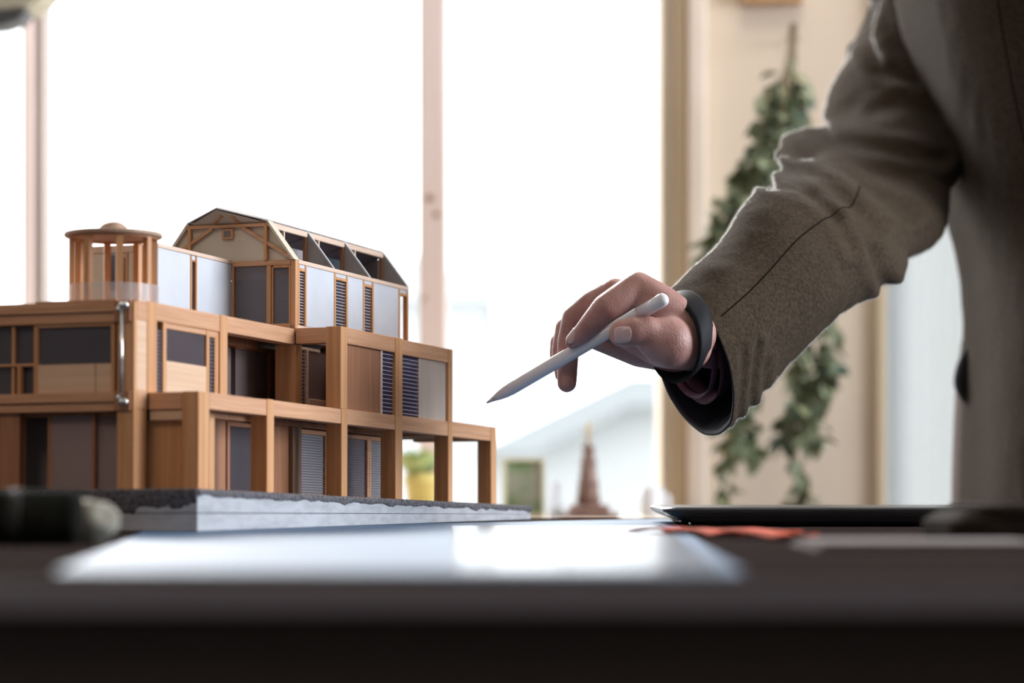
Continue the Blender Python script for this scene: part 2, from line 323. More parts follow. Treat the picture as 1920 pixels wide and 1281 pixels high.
# ground glazing on plane A
def door(u0, u1, slat=False, m=WD, refl=PANE, top=.0455):
    f = mbox('window_frame', u0, u0+.0035, 0, .004, .001, top, m); mbox('window_frame', u1-.0035, u1, 0, .004, .001, top, m)
    mbox('window_frame', u0+.0035, u1-.0035, 0, .004, top-.003, top, m); mbox('window_frame', u0+.0035, u1-.0035, 0, .004, .001, .0035, m)
    mbox('window_pane', u0+.0035, u1-.0035, .002, .0024, .0035, top-.003, refl)
    if slat: slats(u0+.0035, u1-.0035, .0012, .0016, .004, top-.004, 22, n_dark=True)
PANEL = plastic_pane('light_pane', (.30, .27, .31), .75, .12, .7)
SHEEN = plastic_pane('reflection_tint_pane', (.42, .42, .46), .8, .06, .7)  # lighter pane colour stands in for reflections on the glass
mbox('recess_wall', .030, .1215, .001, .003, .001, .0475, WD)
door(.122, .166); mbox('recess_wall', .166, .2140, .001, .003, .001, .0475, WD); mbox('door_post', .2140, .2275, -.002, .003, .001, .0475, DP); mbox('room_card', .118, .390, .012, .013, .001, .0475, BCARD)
door(.228, .274, True, WH, SHEEN); mbox('wall_panel', .276, .300, 0, .004, .001, .0475, WD)
door(.302, .345, True, WH, PANEL); door(.345, .386, True, WH, SHEEN)
mbox('ceiling_edge', .118, .39, -.004, .006, .0462, .0495, WD)
mbox('column', .386, .392, -.003, .006, .001, .0495, WD)
# ----- left front facade (u = 0)
vL = .20
mbox('beam', -.0015, .008, .0105, vL, .1018, .1078, WH); mbox('beam', .0006, .008, .0105, vL, .0958, .1016, WH)
mbox('beam', -.0015, .008, .0105, vL, .0508, .0562, WH); mbox('beam', .0006, .008, .0105, vL, .0456, .0506, WH)
mbox('corner_block', -.002, 0, .0015, .0115, .0958, .1080, WD); mbox('corner_block', -.002, 0, .0015, .0115, .0456, .0566, WD)
mbox('window_pane', .004, .0045, .0156, .0623, .0730, .0958, PANE); mbox('window_pane', .006, .0065, .0651, vL, .0562, .0958, PANE)
mbox('window_frame', .002, .006, .0623, .0651, .0562, .0958, WV); mbox('window_frame', .002, .006, .0132, .0156, .0562, .0958, WV)
mbox('window_pane', .004, .0045, .0105, .0132, .0562, .0958, PANE); mbox('window_frame', .003, .006, .078, .080, .0562, .0958, WV)
mbox('window_frame', .002, .006, .0156, .0623, .0940, .0958, WH); mbox('rail', .002, .006, .0651, vL, .0722, .0738, WH)
mbox('parapet_panel', .002, .005, .0256, .0623, .0562, .0728, WP); mbox('parapet_panel', .0025, .005, .0156, .0254, .0562, .0728, WP)
mbox('rail_post', .001, .005, .0729, .0753, .0562, .0722, WV); mbox('rail_post', .001, .005, .120, .1224, .0562, .0722, WV)
mbox('inner_wall', .045, .046, .010, .18, .0555, .1015, INNER)
mbox('ground_wall', .012, .014, .0143, .0289, .001, .0440, MAUVE); mbox('ground_wall', .010, .012, .0306, .0579, .001, .0445, MAUVE)
mbox('ground_post', .008, .012, .0289, .0306, .001, .0450, WD); mbox('ground_post', .010, .016, .0579, .0605, .001, .0450, WD)
mbox('ground_post', .004, .012, .0751, .110, .001, .0456, WD); mbox('ground_rail', .010, .014, .0105, .0751, .0435, .0456, WD)
mbox('inner_wall', .035, .036, .010, .18, .001, .0495, INNER)
mbox('corner_column', .0002, .010, .0002, .0100, .0, .047, WV)
# steel tie rod with two ball fittings
tie = tube('tie_rod', [(-.0045, .0055, .0505), (-.0045, .0055, .1050)], [.0009]*2, METAL, bm_)
for z in (.0505, .1050):
    for dz, dv in ((0, 0), (.0022 if z < .06 else -.0022, .0016), (0, -.0024)):
        lathe('ball_fitting', [(.0001, -.002), (.0012, -.0016), (.0019, 0), (.0012, .0016), (.0001, .002)], METAL, tie, 14, (-.0045, .0055+dv, z+dz))
    tube('fitting_pin', [(-.0045, .0055, z), (-.0019, .0055, z)], [.0012, .0012], METAL, tie, 10)
# ----- third storey: block C (plane v = .0446)
vC, uC = .0446, .1075
def wallC(u0, u1): mbox('wall_panel', u0, u1, vC, vC+.002, .1065, .1520, CARD)
wallC(uC+.004, .1606); wallC(.1696, .2200)
mbox('corner_post', uC, uC+.004, vC-.0003, vC+.004, .1065, .1520, WV); mbox('top_plate', uC, .2206, vC-.0006, vC+.003, .1520, .1545, WL)
mbox('window_frame', .1606, .1624, vC-.0005, vC+.002, .1065, .1515, WV); mbox('window_frame', .1676, .1696, vC-.0005, vC+.002, .1065, .1515, WV)
mbox('window_head_panel', .1624, .1676, vC, vC+.002, .1490, .1518, CARD); mbox('window_frame', .1624, .1676, vC-.0003, vC+.002, .1478, .1490, WD)
mbox('window_pane', .1624, .1676, vC+.0012, vC+.0016, .1065, .1478, PANE)
mbox('inner_wall', .150, .19, .056, .057, .1065, .150, INNER)
mbox('wall_panel', .2190, .2206, .090, .094, .1065, .15, CREAM)
mbox('top_plate', uC-.0006, uC+.003, vC, .0925, .1485, .1528, WL)
mbox('wall_panel', uC, uC+.002, .0765, .0905, .1065, .1485, CREAM); mbox('wall_panel', uC, uC+.002, vC+.002, .0600, .1065, .1485, CREAM)
mbox('window_frame', uC-.0005, uC+.002, .0740, .0765, .1065, .1485, WV); mbox('window_frame', uC-.0005, uC+.002, .0600, .0620, .1065, .1485, WV)
mbox('window_frame', uC-.0005, uC+.002, .0672, .0690, .1065, .1485, WV); mbox('window_frame', uC-.0005, uC+.002, .0905, .0925, .1065, .1485, WV)
mbox('window_pane', uC+.001, uC+.0014, .0620, .0740, .1065, .1485, PANE)
mbox('inner_wall', uC+.025, uC+.026, .066, .0745, .1065, .1500, mat('blue_green_card', (.05, .10, .11), .8)); mbox('inner_wall', uC+.020, uC+.021, .0690, .0738, .1065, .1350, WV)
mbox('wall_panel', uC+.004, .2206, .0905, .0925, .1065, .1520, CARD)
# ----- third storey: block D
uD, uE = .2206, .4155; vD1 = .0954
mbox('corner_post', uD, uD+.0042, -.0003, .0030, .1065, .1536, WV)
mbox('top_plate', uD+.0042, uE, -.0006, .003, .1513, .1540, WL); mbox('sill', uD, uE, .0, .003, .1065, .1120, WL)
def cardD(a, b): mbox('wall_panel', a, b, .0, .002, .112, .1513, CARD)
cardD(.2386, .2835); cardD(.3065, .3330); cardD(.3515, .3975)
def winD(a, b, n=16, pane=PANE):
    mbox('window_frame', a, a+.0026, -.0004, .003, .112, .1513, WV); mbox('window_frame', b-.0026, b, -.0004, .003, .112, .1513, WV)
    mbox('window_head_panel', a+.0026, b-.0026, .0, .002, .1488, .1513, CARD); mbox('window_frame', a+.0026, b-.0026, -.0002, .003, .1470, .1488, WV)
    if pane: mbox('window_pane', a+.0026, b-.0026, .0016, .002, .112, .1470, pane); slats(a+.0026, b-.0026, .0008, .0012, .113, .1465, n)
winD(.2248, .2386, 18); winD(.2835, .3065, 16); winD(.3330, .3515, 16); winD(.3975, .4155, 0, None)
mbox('inner_wall', .228, .394, .020, .021, .1065, .1513, INNER)
mbox('corner_post', uE-.003, uE, .085, .0954, .1065, .1536, WV)
# front glass wall of D
mbox('top_plate', uD-.0004, uD+.003, .003, .0446, .1503, .1536, WH); mbox('bottom_rail', uD-.0002, uD+.003, .003, .0446, .1065, .1128, WH)
mbox('mullion', uD-.0004, uD+.003, .0169, .0200, .1128, .1503, WV); mbox('mullion', uD, uD+.003, .0155, .0165, .1128, .1495, WV)
mbox('mullion', uD, uD+.003, .0432, .0446, .1128, .1503, WV); mbox('mullion', uD, uD+.003, .0030, .0045, .1128, .1503, WV)
mbox('window_pane', uD+.0015, uD+.002, .0200, .0432, .1128, .1503, GPANE); mbox('window_pane', uD+.0015, uD+.002, .0045, .0155, .1128, .1495, GPANE)
mbox('window_frame', uD, uD+.003, .0045, .0155, .1487, .1503, WV)
slats(uD+.003, uD+.0034, .0045, .0155, .128, .148, 9)
mbox('inner_beam', uD+.02, uD+.025, .004, .09, .1440, .1500, WL); mbox('inner_wall', uD+.026, uD+.027, .0210, .090, .1065, .1440, GREY)
# gable wall and its timbers
R1, R2, Pk = (uD, .0763, .1795), (uD, .0189, .1790), (.2035, .0477, .1862)
E1, E2 = (uD, .0954, .1536), (uD, .0, .1536)
prism('gable_wall', [(uD+.002, .0008, .1538), (uD+.002, .0946, .1538), (uD+.002, .0760, .1785), (uD+.002, .0192, .1785)], (.001, 0, 0), CREAM, bm_)
prism('gable_top', [(uD+.001, .0763, .1780), Vector(Pk)-Vector((0, 0, .0006)), (uD+.001, .0189, .1780)], (.0008, 0, 0), CREAM, bm_)
bar('gable_tie', (uD, .0770, .1768), (uD, .0183, .1768),   .0022, .003, (0, 0, 1), WH, bm_)
for v in (.0745, .0202): bar('gable_post', (uD-.0003, v, .1538), (uD-.0003, v, .1775), .0021, .003, (0, 1, 0), WV, bm_)
bar('gable_brace', (uD, .0932, .1545), (uD, .0585, .1757), .0021, .0024, (0, 0, 1), WH, bm_); bar('gable_brace', (uD, .0020, .1545), (uD, .0370, .1757), .0021, .0024, (0, 0, 1), WH, bm_)
for s, x0, y0 in ((1, 400, 421), (-1, 456, 421)):
    a = lp(x0+(2 if s > 0 else -4), y0, R1, R2, Pk); b = lp(417 if s > 0 else 436, 404, R1, R2, Pk)
    bar('gable_brace', a-Vector((.0012, 0, 0)), b-Vector((.0012, 0, 0)), .0021, .0022, (0, 0, 1), WH, bm_)
gw = mbox('gable_window', uD-.0006, uD+.002, .0438, .0518, .1685, .1752, WH); mbox('pane', uD-.0012, uD-.0007, .0455, .0501, .1700, .1738, INNER, gw)
# roof skins
RK = mottled('roof_card', (.50, .47, .47), (.56, .53, .53), (50, 50, 50), .8, 3)
def skin(name, pts, m, th=(0, 0, .0009)): return prism(name, pts, th, m, bm_)
Ap = (.2235, .0477, .1884)
skin('roof_prow', [R1, Pk, Ap], RK, (.0002, 0, .0008)); skin('roof_prow', [Pk, R2, Ap], RK, (.0002, 0, .0008))
skin('roof_plate', [(uD, .0763, .1795), (uD, .0189, .1790), (uE, .0189, .1790), (uE, .0763, .1795)], RK)
skin('roof_ridge_plate', [R2, Ap, (uE-.03, .0477, .1860), (uE, .0189, .1790)], RK); skin('roof_ridge_plate', [R1, Ap, (uE-.03, .0477, .1860), (uE, .0763, .1795)], RK)
skin('roof_skirt', [E1, R1, (uE, .0763, .1795), (uE, .0954, .1536)], RK)
prism('rake_board', [(uD-.0015, .0, .1538), (uD-.0015, .0189, .1795), (uD-.0015, .0198, .1780), (uD-.0015, .0018, .1538)], (.0085, 0, 0), CREAM, bm_)
prism('rake_board', [(uD-.0015, .0954, .1538), (uD-.0015, .0763, .1795), (uD-.0015, .0750, .1780), (uD-.0015, .0936, .1538)], (.0085, 0, 0), CREAM, bm_)
mbox('roof_rail', uD+.007, uE, .0184, .0205, .1752, .1788, WL)
for u in (.2823, .3447, uE-.001):
    f = prism('roof_fin', [(u, .0, .1540), (u, .0189, .1790), (u, .0200, .1540)], (.0011, 0, 0), GREY, bm_)
    bar('fin_edge', (u+.0005, -.0001, .1542), (u+.0005, .0188, .1790), .0018, .0007, (1, 0, 0), CARD, f)
    bar('fin_post', (u-.001, .0202, .1540), (u-.001, .0202, .1752), .0020, .0022, (1, 0, 0), WD, bm_)
for u in (.2440, .3000, .3625): mbox('roof_post', u, u+.0018, .0184, .0205, .1540, .1752, WL)
mbox('skylight_wall', uD+.004, .3465, .034, .035, .1540, .1700, GREY); mbox('skylight_wall', .3470, uE-.003, .034, .035, .154, .176, mat('blue_black_card', (.03, .045, .06), .5))
prism('skylight_ceiling', [(uD+.004, .0205, .1752), (uE-.002, .0205, .1752), (uE-.002, .036, .1690), (uD+.004, .036, .1690)], (0, 0, .001), mat('plum_card', (.06, .04, .05), .8), bm_)
mbox('end_wall', uE-.004, uE-.003, .021, .0935, .1540, .1740, INNER)
mbox('attic_floor', uD+.003, uE, .003, .094, .1530, .1538, GREY)
# ----- round pavilion
Cp = Vector((.0335, .0310, 0))
pav = bpy.data.objects.new('pavilion', None); C.objects.link(pav); pav.parent = bm_; pav.location = (Cp.x, Cp.y, .1065)
hh = .0415
rm = mottled('pavilion_roof_board', (.44, .29, .20), (.52, .35, .25), (200, 200, 200), .6, 3)
lathe('pavilion_roof', [(.0001, hh), (.0278, hh), (.0284, hh+.0004), (.0284, hh+.0022), (.0278, hh+.0026), (.0001, hh+.0030)], rm, pav, 64)
dome = lathe('roof_dome', [(.0088, hh+.0028), (.0086, hh+.0046), (.0074, hh+.0068), (.0054, hh+.0084), (.0028, hh+.0093), (.0001, hh+.0096)], rm, pav, 40)
lathe('ring_beam', [(.0257, hh-.0010), (.0257, hh), (.0222, hh), (.0222, hh-.0010), (.0257, hh-.0010)], WH, pav, 64)
for k in range(8):
    ph = math.radians(-73+45*k); dx, dy = math.sin(ph), -math.cos(ph); c, s = U.x*dx+U.y*dy, V.x*dx+V.y*dy
    bar('pavilion_column', (.0238*c, .0238*s, 0), (.0238*c, .0238*s, hh-.0005), .0038, .0036, (-s, c, 0), WV, pav)
lathe('plastic_balustrade', [(.0262, 0), (.0262, .0135)], CLEAR, pav, 64); 
lathe('pavilion_floor', [(.0001, .0006), (.0270, .0006), (.0270, -.0001)], WH, pav, 48)
mbox('terrace_edge', -.0012, .003, .0105, .062, .1078, .1088, WH)
# ---------------------------------------------------------------- display base
bs = thing('display_base', (O.x, O.y, TZ), 'layered white foam base with ragged dark turf edge under the wooden model', 'base')
FOAM = mottled('scuffed_white_foam', (.36, .37, .40), (.47, .48, .51), (60, 60, 200), .8, 5, .2, .3, .6)
FOAMB = mottled('beige_foam', (.36, .31, .24), (.44, .38, .30), (60, 60, 200), .8, 5, .2)
TURF = mottled('dark_turf', (.06, .055, .062), (.17, .16, .175), (500, 500, 500), .95, 5, .8)
def foot(u, v): p = MM @ Vector((u, v, -.0006)); return p
corners = [(-.0125, -.046), (.548, -.046), (.548, .19), (-.0125, .19)]
def slab(name, f0, f1, m, grow=0.):
    top, bot = [], []
    for i, (u, v) in enumerate(corners):
        uu = u+(-grow if u < 0 else grow); vv = v+(-grow if v < 0 else grow); p = foot(uu, vv)
        for l, f in ((top, f1), (bot, f0)): l.append(Vector((p.x, p.y, (TZ+.0006)+(p.z-TZ-.0006)*f))-bs.location)
    return fixn(new_mesh_obj(name, bot+top, [(3, 2, 1, 0), (4, 5, 6, 7)]+[(i, (i+1) % 4, (i+1) % 4+4, i+4) for i in range(4)], m, bs))
slab('foam_layer', 0, .44, FOAM); slab('foam_layer', .47, .93, FOAM); slab('glue_line', .43, .48, TURF, -.0008)
slab('ground_board', .93, .985, TURF, -.0004)
# ragged turf: an uneven rope of crumbs along the top edges
def turf(name, p, q, n, r0, drop, hang=None):
    p, q = Vector(p), Vector(q); d = (q-p).normalized(); out = Vector((d.y, -d.x, 0)); vs, fs = [], []; m = 12
    for i in range(n+1):
        c = p.lerp(q, i/n); g = noise.noise(Vector((i*.23, 0, 3)))*.5+noise.noise(Vector((i*.9, 5, 3)))*.5
        dd = drop*(1+.8*noise.noise(Vector((i*.11, 9, 1)))+.5*g) if not hang else drop*hang(i/n)*(1+.35*g)
        for k in range(m):
            a = 2*math.pi*k/m; rr = r0*(1+.35*noise.noise(Vector((i*.6, k*.7, 1))))
            z = math.sin(a)*rr if math.sin(a) > 0 else math.sin(a)*dd
            vs.append(c+out*math.cos(a)*rr*(.7)+Vector((0, 0, z))-bs.location)
    for i in range(n):
        for k in range(m): fs.append((i*m+k, i*m+(k+1) % m, (i+1)*m+(k+1) % m, (i+1)*m+k))
    fs += [tuple(range(m)), tuple(n*m+k for k in range(m-1, -1, -1))]
    o = fixn(new_mesh_obj(name, vs, fs, TURF, bs, True)); return o
turf('turf_edge', foot(-.012, -.046), foot(.548, -.046), 260, .0016, .0026)
turf('turf_edge', foot(-.0125, .19), foot(-.0125, -.046), 160, .0018, .0085)
# ---------------------------------------------------------------- things on the table
def t3(x, y): 
    """point on the table top seen at pixel x, y"""
    Y = (ZC-TZ)*F/(y-PY); return Vector(((x-PX)/F*Y, Y, TZ))
ds = thing('drawing_sheet', Vector((-.05, 1.1, TZ)), 'large pale blue drawing sheet spread on the table in front of the model', 'paper')
prism('sheet', [(-.085, -.302, .0001), (.118, -.312, .0001), (.170, .96, .0001), (-.165, .50, .0001)], (0, 0, .0002), mottled('pale_blue_paper', (.05, .13, .26), (.06, .15, .29), (9, 9, 9), .5, 3), ds)
prism('sheet', [(.033, -.283, .0003), (.112, -.295, .0003), (.145, .62, .0003), (.012, .60, .0003)], (0, 0, .0002), mottled('window_reflection_paper', (.12, .20, .30), (.14, .23, .33), (9, 9, 9), .22, 3), ds)  # lighter, glossier sheet cut to where the window reflects on the table
# closed tablet computer with tapered underside
tc_ = Vector((.205, 1.80, TZ)); tab = thing('tablet', tc_, 'slim black tablet lying flat under the reaching arm', 'tablet')
DK = mat('black_case', (.018, .018, .020), .38); RIM = mat('polished_rim', (.25, .27, .32), .25, .8)
def rrect(hx, hy, r, n=8):
    o = []
    for cx, cy, a0 in ((hx-r, hy-r, 0), (-hx+r, hy-r, 90), (-hx+r, -hy+r, 180), (hx-r, -hy+r, 270)):
        for i in range(n+1): a = math.radians(a0+90*i/n); o.append((cx+r*math.cos(a), cy+r*math.sin(a)))
    return o
def stackslab(name, rings, m, parent):
    vs, fs = [], []; n = None
    for (hx, hy, r, z) in rings:
        rr = rrect(hx, hy, r); n = len(rr); vs += [(x, y, z) for x, y in rr]
    for i in range(len(rings)-1):
        for k in range(n): fs.append((i*n+k, i*n+(k+1) % n, (i+1)*n+(k+1) % n, (i+1)*n+k))
    fs += [tuple(range(n-1, -1, -1)), tuple((len(rings)-1)*n+k for k in range(n))]
    return new_mesh_obj(name, vs, fs, m, parent)
stackslab('tablet_body', [(.084, .1170, .006, .0012), (.097, .1195, .008, .0034), (.1055, .1210, .010, .0068), (.1088, .1215, .012, .0090), (.1092, .1215, .012, .0110), (.1085, .1210, .012, .0116)], DK, tab)
stackslab('tablet_screen', [(.1075, .120, .013, .0116), (.107, .1195, .013, .0120)], mat('dark_screen_glass', (.01, .01, .012), .3), tab)
stackslab('tablet_rim', [(.1094, .1218, .012, .0106), (.1094, .1218, .012, .0112)], RIM, tab)
for sx in (-.06, .06): cuboid('rubber_foot', (sx-.03, -.08, 0), (sx+.03, -.055, .003), DK, tab, .001); cuboid('rubber_foot', (sx-.03, .055, 0), (sx+.03, .08, .003), DK, tab, .001)
tab.rotation_euler = (0, 0, math.radians(-1))
# out of focus bits in the foreground
rb = thing('ribbon', Vector((.10, 1.30, TZ)), 'flat red-orange ribbon ends lying on the table in front of the tablet', 'ribbon')
REDM = mottled('red_fabric', (.46, .07, .035), (.55, .10, .05), (200, 200, 200), .8, 2, Specular_IOR_Level=.1)
def ribbon(a, b, wd, amp):
    a, b = Vector(a), Vector(b); d = b-a; n_ = Vector((-d.y, d.x, 0)).normalized()*wd/2; vs, fs = [], []
    for i in range(31):
        t = i/30; p = a+d*t+Vector((0, 0, .0008+amp*abs(math.sin(t*7)))); k_ = min(1, .25+t*1.4)
        for sgn, up in ((-1, 0), (1, 0), (1, .0009), (-1, .0009)): vs.append(p+n_*sgn*k_+Vector((0, 0, up)))
    for i in range(30):
        for k in range(4): fs.append((i*4+k, i*4+(k+1) % 4, (i+1)*4+(k+1) % 4, (i+1)*4+k))
    fs += [(0, 1, 2, 3), (123, 122, 121, 120)]
    return fixn(new_mesh_obj('ribbon_tail', vs, fs, REDM, rb, True))
ribbon((-.035, .16, 0), (.035, .06, 0), .030, .002); ribbon((-.02, .10, 0), (.034, -.05, 0), .018, .0025)
sh = thing('paper_sheets', Vector((.163, 1.10, TZ)), 'small stack of pale grey paper sheets on the dark table at the right', 'paper')
pm = mat('pale_grey_paper', (.22, .20, .205), .7, Specular_IOR_Level=.1)
for i in range(4): cuboid('sheet', (-.045+.001*i, -.05, .0002+.0009*i), (.042+.002*i, .05-.002*i, .0009+.0009*i), pm, sh)
nb = thing('leather_case', Vector((.262, 1.22, TZ)), 'dark brown leather case lying blurred at the right foreground edge', 'case')
LE = mottled('dark_brown_leather', (.022, .016, .013), (.032, .024, .019), (80, 80, 80), .85, 3, Specular_IOR_Level=.05)
stackslab('case_body', [(.070, .028, .010, 0), (.073, .031, .012, .004), (.073, .031, .012, .010), (.066, .026, .010, .0150)], LE, nb); stackslab('case_flap', [(.060, .0315, .010, .0125), (.060, .0315, .010, .0168), (.056, .0290, .010, .0180)], LE, nb)
nb.rotation_euler = (0, 0, math.radians(8))
dc = thing('fabric_roll', Vector((-.235, 1.16, TZ)), 'dark charcoal cloth roll lying blurred in front of the model at left', 'roll')
DC = mottled('charcoal_cloth', (.008, .009, .007), (.016, .016, .013), (120, 120, 120), .95, 3, Specular_IOR_Level=.05)
o = tube('rolled_cloth', [(-.10, 0, .0122), (-.095, 0, .0122), (.046, 0, .0120), (.050, 0, .012)], [.010, .0120, .0118, .010], DC, dc, 24); tube('tie_band', [(.02, 0, .0122), (.026, 0, .0122)], [.0121, .0121], mat('band_grey', (.015, .015, .013), .8), dc, 24)
er = thing('putty_eraser', Vector((-.187, 1.19, TZ)), 'small beige lump of putty eraser beside the charcoal cloth roll', 'eraser')
bmx = bmesh.new(); bmesh.ops.create_icosphere(bmx, subdivisions=4, radius=1)
for v in bmx.verts:
    n_ = 1+.28*noise.noise(v.co*1.4+Vector((3, 1, 2)))
    v.co = Vector((v.co.x*.0125*n_, v.co.y*.010*n_, max(.0105+v.co.z*.0108*n_, 0.0001)))
me = bpy.data.meshes.new('putty_lump'); bmx.to_mesh(me); bmx.free(); me.materials.append(mottled('beige_putty', (.30, .28, .22), (.36, .33, .27), (90, 90, 90), .8, 3))
for p in me.polygons: p.use_smooth = True
o = bpy.data.objects.new('putty_lump', me); C.objects.link(o); o.parent = er
# ---------------------------------------------------------------- things on the window sill
Ys = 3.08
def sillpt(x): return Vector((px(x, Ys), Ys, sill_z))
q = Ys/F
sp = thing('spire_ornament', sillpt(1103), 'brown tapering tower ornament with a gilt tip standing on the window sill', 'ornament')
BR = mottled('brown_wood_ornament', (.19, .11, .09), (.26, .155, .125), (60, 60, 60), .5, 3); GT = mat('gilt', (.55, .42, .22), .35, .6)
base_y = 40*q
cuboid('ornament_base', (-52*q, -.03, 0), (58*q, .03, 12*q), BR, sp, .003); cuboid('ornament_base', (-38*q, -.022, 12*q), (40*q, .022, 26*q), BR, sp, .003)
tube('tower_shaft', [(0, 0, 24*q), (0, 0, 60*q), (0, 0, 100*q), (0, 0, 132*q)], [24*q, 19*q, 14*q, 10*q], BR, sp, 8)
for z_, r_ in ((62, 21), (102, 16), (131, 13)): cuboid('tower_platform', (-r_*q, -r_*q, z_*q), (r_*q, r_*q, (z_+5)*q), BR, sp, .001)
tube('tower_spire', [(0, 0, 134*q), (0, 0, 160*q), (0, 0, 168*q), (0, 0, 184*q)], [4*q, 3.5*q, 6*q, 1*q], GT, sp, 10)
def mug(name, x, rad, h, m, label, cat):
    t = thing(name, sillpt(x), label, cat)
    lathe('mug_body', [(.001, .001), (rad*.9, .001), (rad, .006), (rad, h), (rad*.93, h), (rad*.9, .008), (.001, .006)], m, t, 32)
    tube('mug_handle', [(rad*.95, 0, h*.75), (rad*1.35, 0, h*.72), (rad*1.5, 0, h*.5), (rad*1.3, 0, h*.28), (rad*.95, 0, h*.25)], [.003]*5, m, t, 10); return t
mg = thing('table_for_mug', (0, 0, 0), 'x', 'x'); bpy.data.objects.remove(mg)
m1 = mug('mug', 1222, 22*q, 58*q, mat('white_china', (.72, .73, .78), .3), 'white china mug on the sill at the right end of the window', 'mug')
pt = thing('yellow_flowerpot', sillpt(790), 'yellow flowerpot with a pale green plant on the sill behind the model', 'flowerpot')
YP = mat('yellow_glaze', (.62, .50, .16), .4)
lathe('pot', [(.001, 0), (24*q, 0), (30*q, 62*q), (34*q, 64*q), (34*q, 84*q), (30*q, 84*q), (29*q, 78*q), (.001, 76*q)], YP, pt, 32)
GRN = mottled('pale_green_leaf', (.34, .42, .16), (.46, .52, .24), (40, 40, 40), .6, 2)
def leafmesh(L_, Wd, m, name='leaf', cup=.15):
    vs, fs = [], []; n = 6
    for i in range(n+1):
        t = i/n; hw = Wd/2*math.sin(math.pi*min(1, t*.94+.03))**.7; z = -cup*L_*(t-.5)**2
        vs += [(t*L_, -hw, z+hw*.35), (t*L_, 0, z), (t*L_, hw, z+hw*.35)]
    for i in range(n):
        for k in range(2): fs.append((i*3+k, i*3+k+1, (i+1)*3+k+1, (i+1)*3+k))
    me = bpy.data.meshes.new(name); me.from_pydata(vs, [], fs); me.materials.append(m)
    for p in me.polygons: p.use_smooth = True
    return me
lm = leafmesh(.035, .016, GRN)
for k in range(22):
    o = bpy.data.objects.new('leaf', lm); C.objects.link(o); o.parent = pt
    a = random.uniform(0, 6.28); r = random.uniform(0, .012); o.location = (r*math.cos(a), r*math.sin(a), 76*q)
    o.rotation_euler = (random.uniform(-.3, .3), -random.uniform(.6, 1.4), a)
fp = thing('framed_print', sillpt(985)+Vector((0, .03, 0)), 'small framed print of greenery leaning on the sill right of the model', 'picture')
cuboid('picture_sheet', (-36*q, 0, 8*q), (32*q, .004, 108*q), mottled('green_print', (.10, .20, .06), (.34, .33, .29), (28, 28, 22), .7, 3, 0, .35, .6), fp)
for a, b in (((-42*q, 0), (38*q, 8*q)), ((-42*q, 108*q), (38*q, 114*q)), ((-42*q, 8*q), (-36*q, 108*q)), ((32*q, 8*q), (38*q, 108*q))):
    cuboid('frame_rail', (a[0], -.004, a[1]), (b[0], .007, b[1]), mat('cream_frame', (.62, .58, .42), .6), fp, .001)
fp.rotation_euler = (math.radians(-7), 0, math.radians(6))
cdm = thing('folded_card', sillpt(1040), 'folded white card standing beside the tower ornament', 'card')
prism('card_panel', [(-14*q, -.012, 0), (16*q, -.006, 0), (10*q, -.001, 66*q), (-4*q, -.002, 70*q)], (0, .0008, 0), CARD, cdm); prism('card_panel', [(-14*q, .014, 0), (16*q, .010, 0), (10*q, .0, 66*q), (-4*q, -.001, 70*q)], (0, .0008, 0), CARD, cdm)
# ---------------------------------------------------------------- hanging eucalyptus
eu = thing('dried_eucalyptus', at(1487, 46, 3.16), 'bunch of dried green eucalyptus branches hanging upside down on the beige wall', 'dried plant')
eo = eu.location
STM = mottled('dry_stem', (.20, .16, .09), (.26, .21, .13), (90, 90, 90), .8, 2)
LG = [mottled('leaf_grey_green', (.17, .21, .13), (.25, .29, .18), (40, 40, 40), .7, 2), mottled('leaf_dark_green', (.07, .12, .09), (.13, .19, .14), (40, 40, 40), .7, 2), mottled('leaf_olive', (.20, .22, .11), (.27, .28, .16), (40, 40, 40), .7, 2)]
lms = [leafmesh(.019+.005*j, .013+.002*j, LG[j % 3]) for j in range(3)]+[leafmesh(.024, .016, LG[j % 3]) for j in range(3)]
branches = [[(1487, 44), (1478, 110), (1455, 200), (1425, 280), (1395, 350), (1350, 440), (1300, 520)],
            [(1489, 46), (1484, 130), (1470, 220), (1440, 330), (1405, 430), (1395, 560), (1385, 700), (1365, 800), (1352, 940)],
            [(1491, 44), (1490, 120), (1488, 240), (1480, 360), (1500, 520), (1500, 680), (1490, 800), (1500, 950)],
            [(1488, 44), (1492, 140), (1500, 230), (1530, 450), (1552, 600), (1548, 700), (1510, 760), (1475, 830)],
            [(1486, 48), (1470, 140), (1440, 180), (1420, 300), (1380, 330), (1355, 400), (1330, 470)],
            [(1489, 50), (1480, 160), (1462, 260), (1440, 420), (1480, 620), (1515, 740), (1530, 830)],
            [(1484, 48), (1460, 240), (1400, 400), (1400, 640), (1400, 780), (1405, 860)]]
def cr(P_, t):
    n = len(P_)-1; i = min(int(t*n), n-1); f = t*n-i; p = [Vector(P_[max(0, min(n, i+j))]) for j in (-1, 0, 1, 2)]
    return .5*((2*p[1])+(-p[0]+p[2])*f+(2*p[0]-5*p[1]+4*p[2]-p[3])*f*f+(-p[0]+3*p[1]-3*p[2]+p[3])*f**3)
nleaf = 0; extra = []
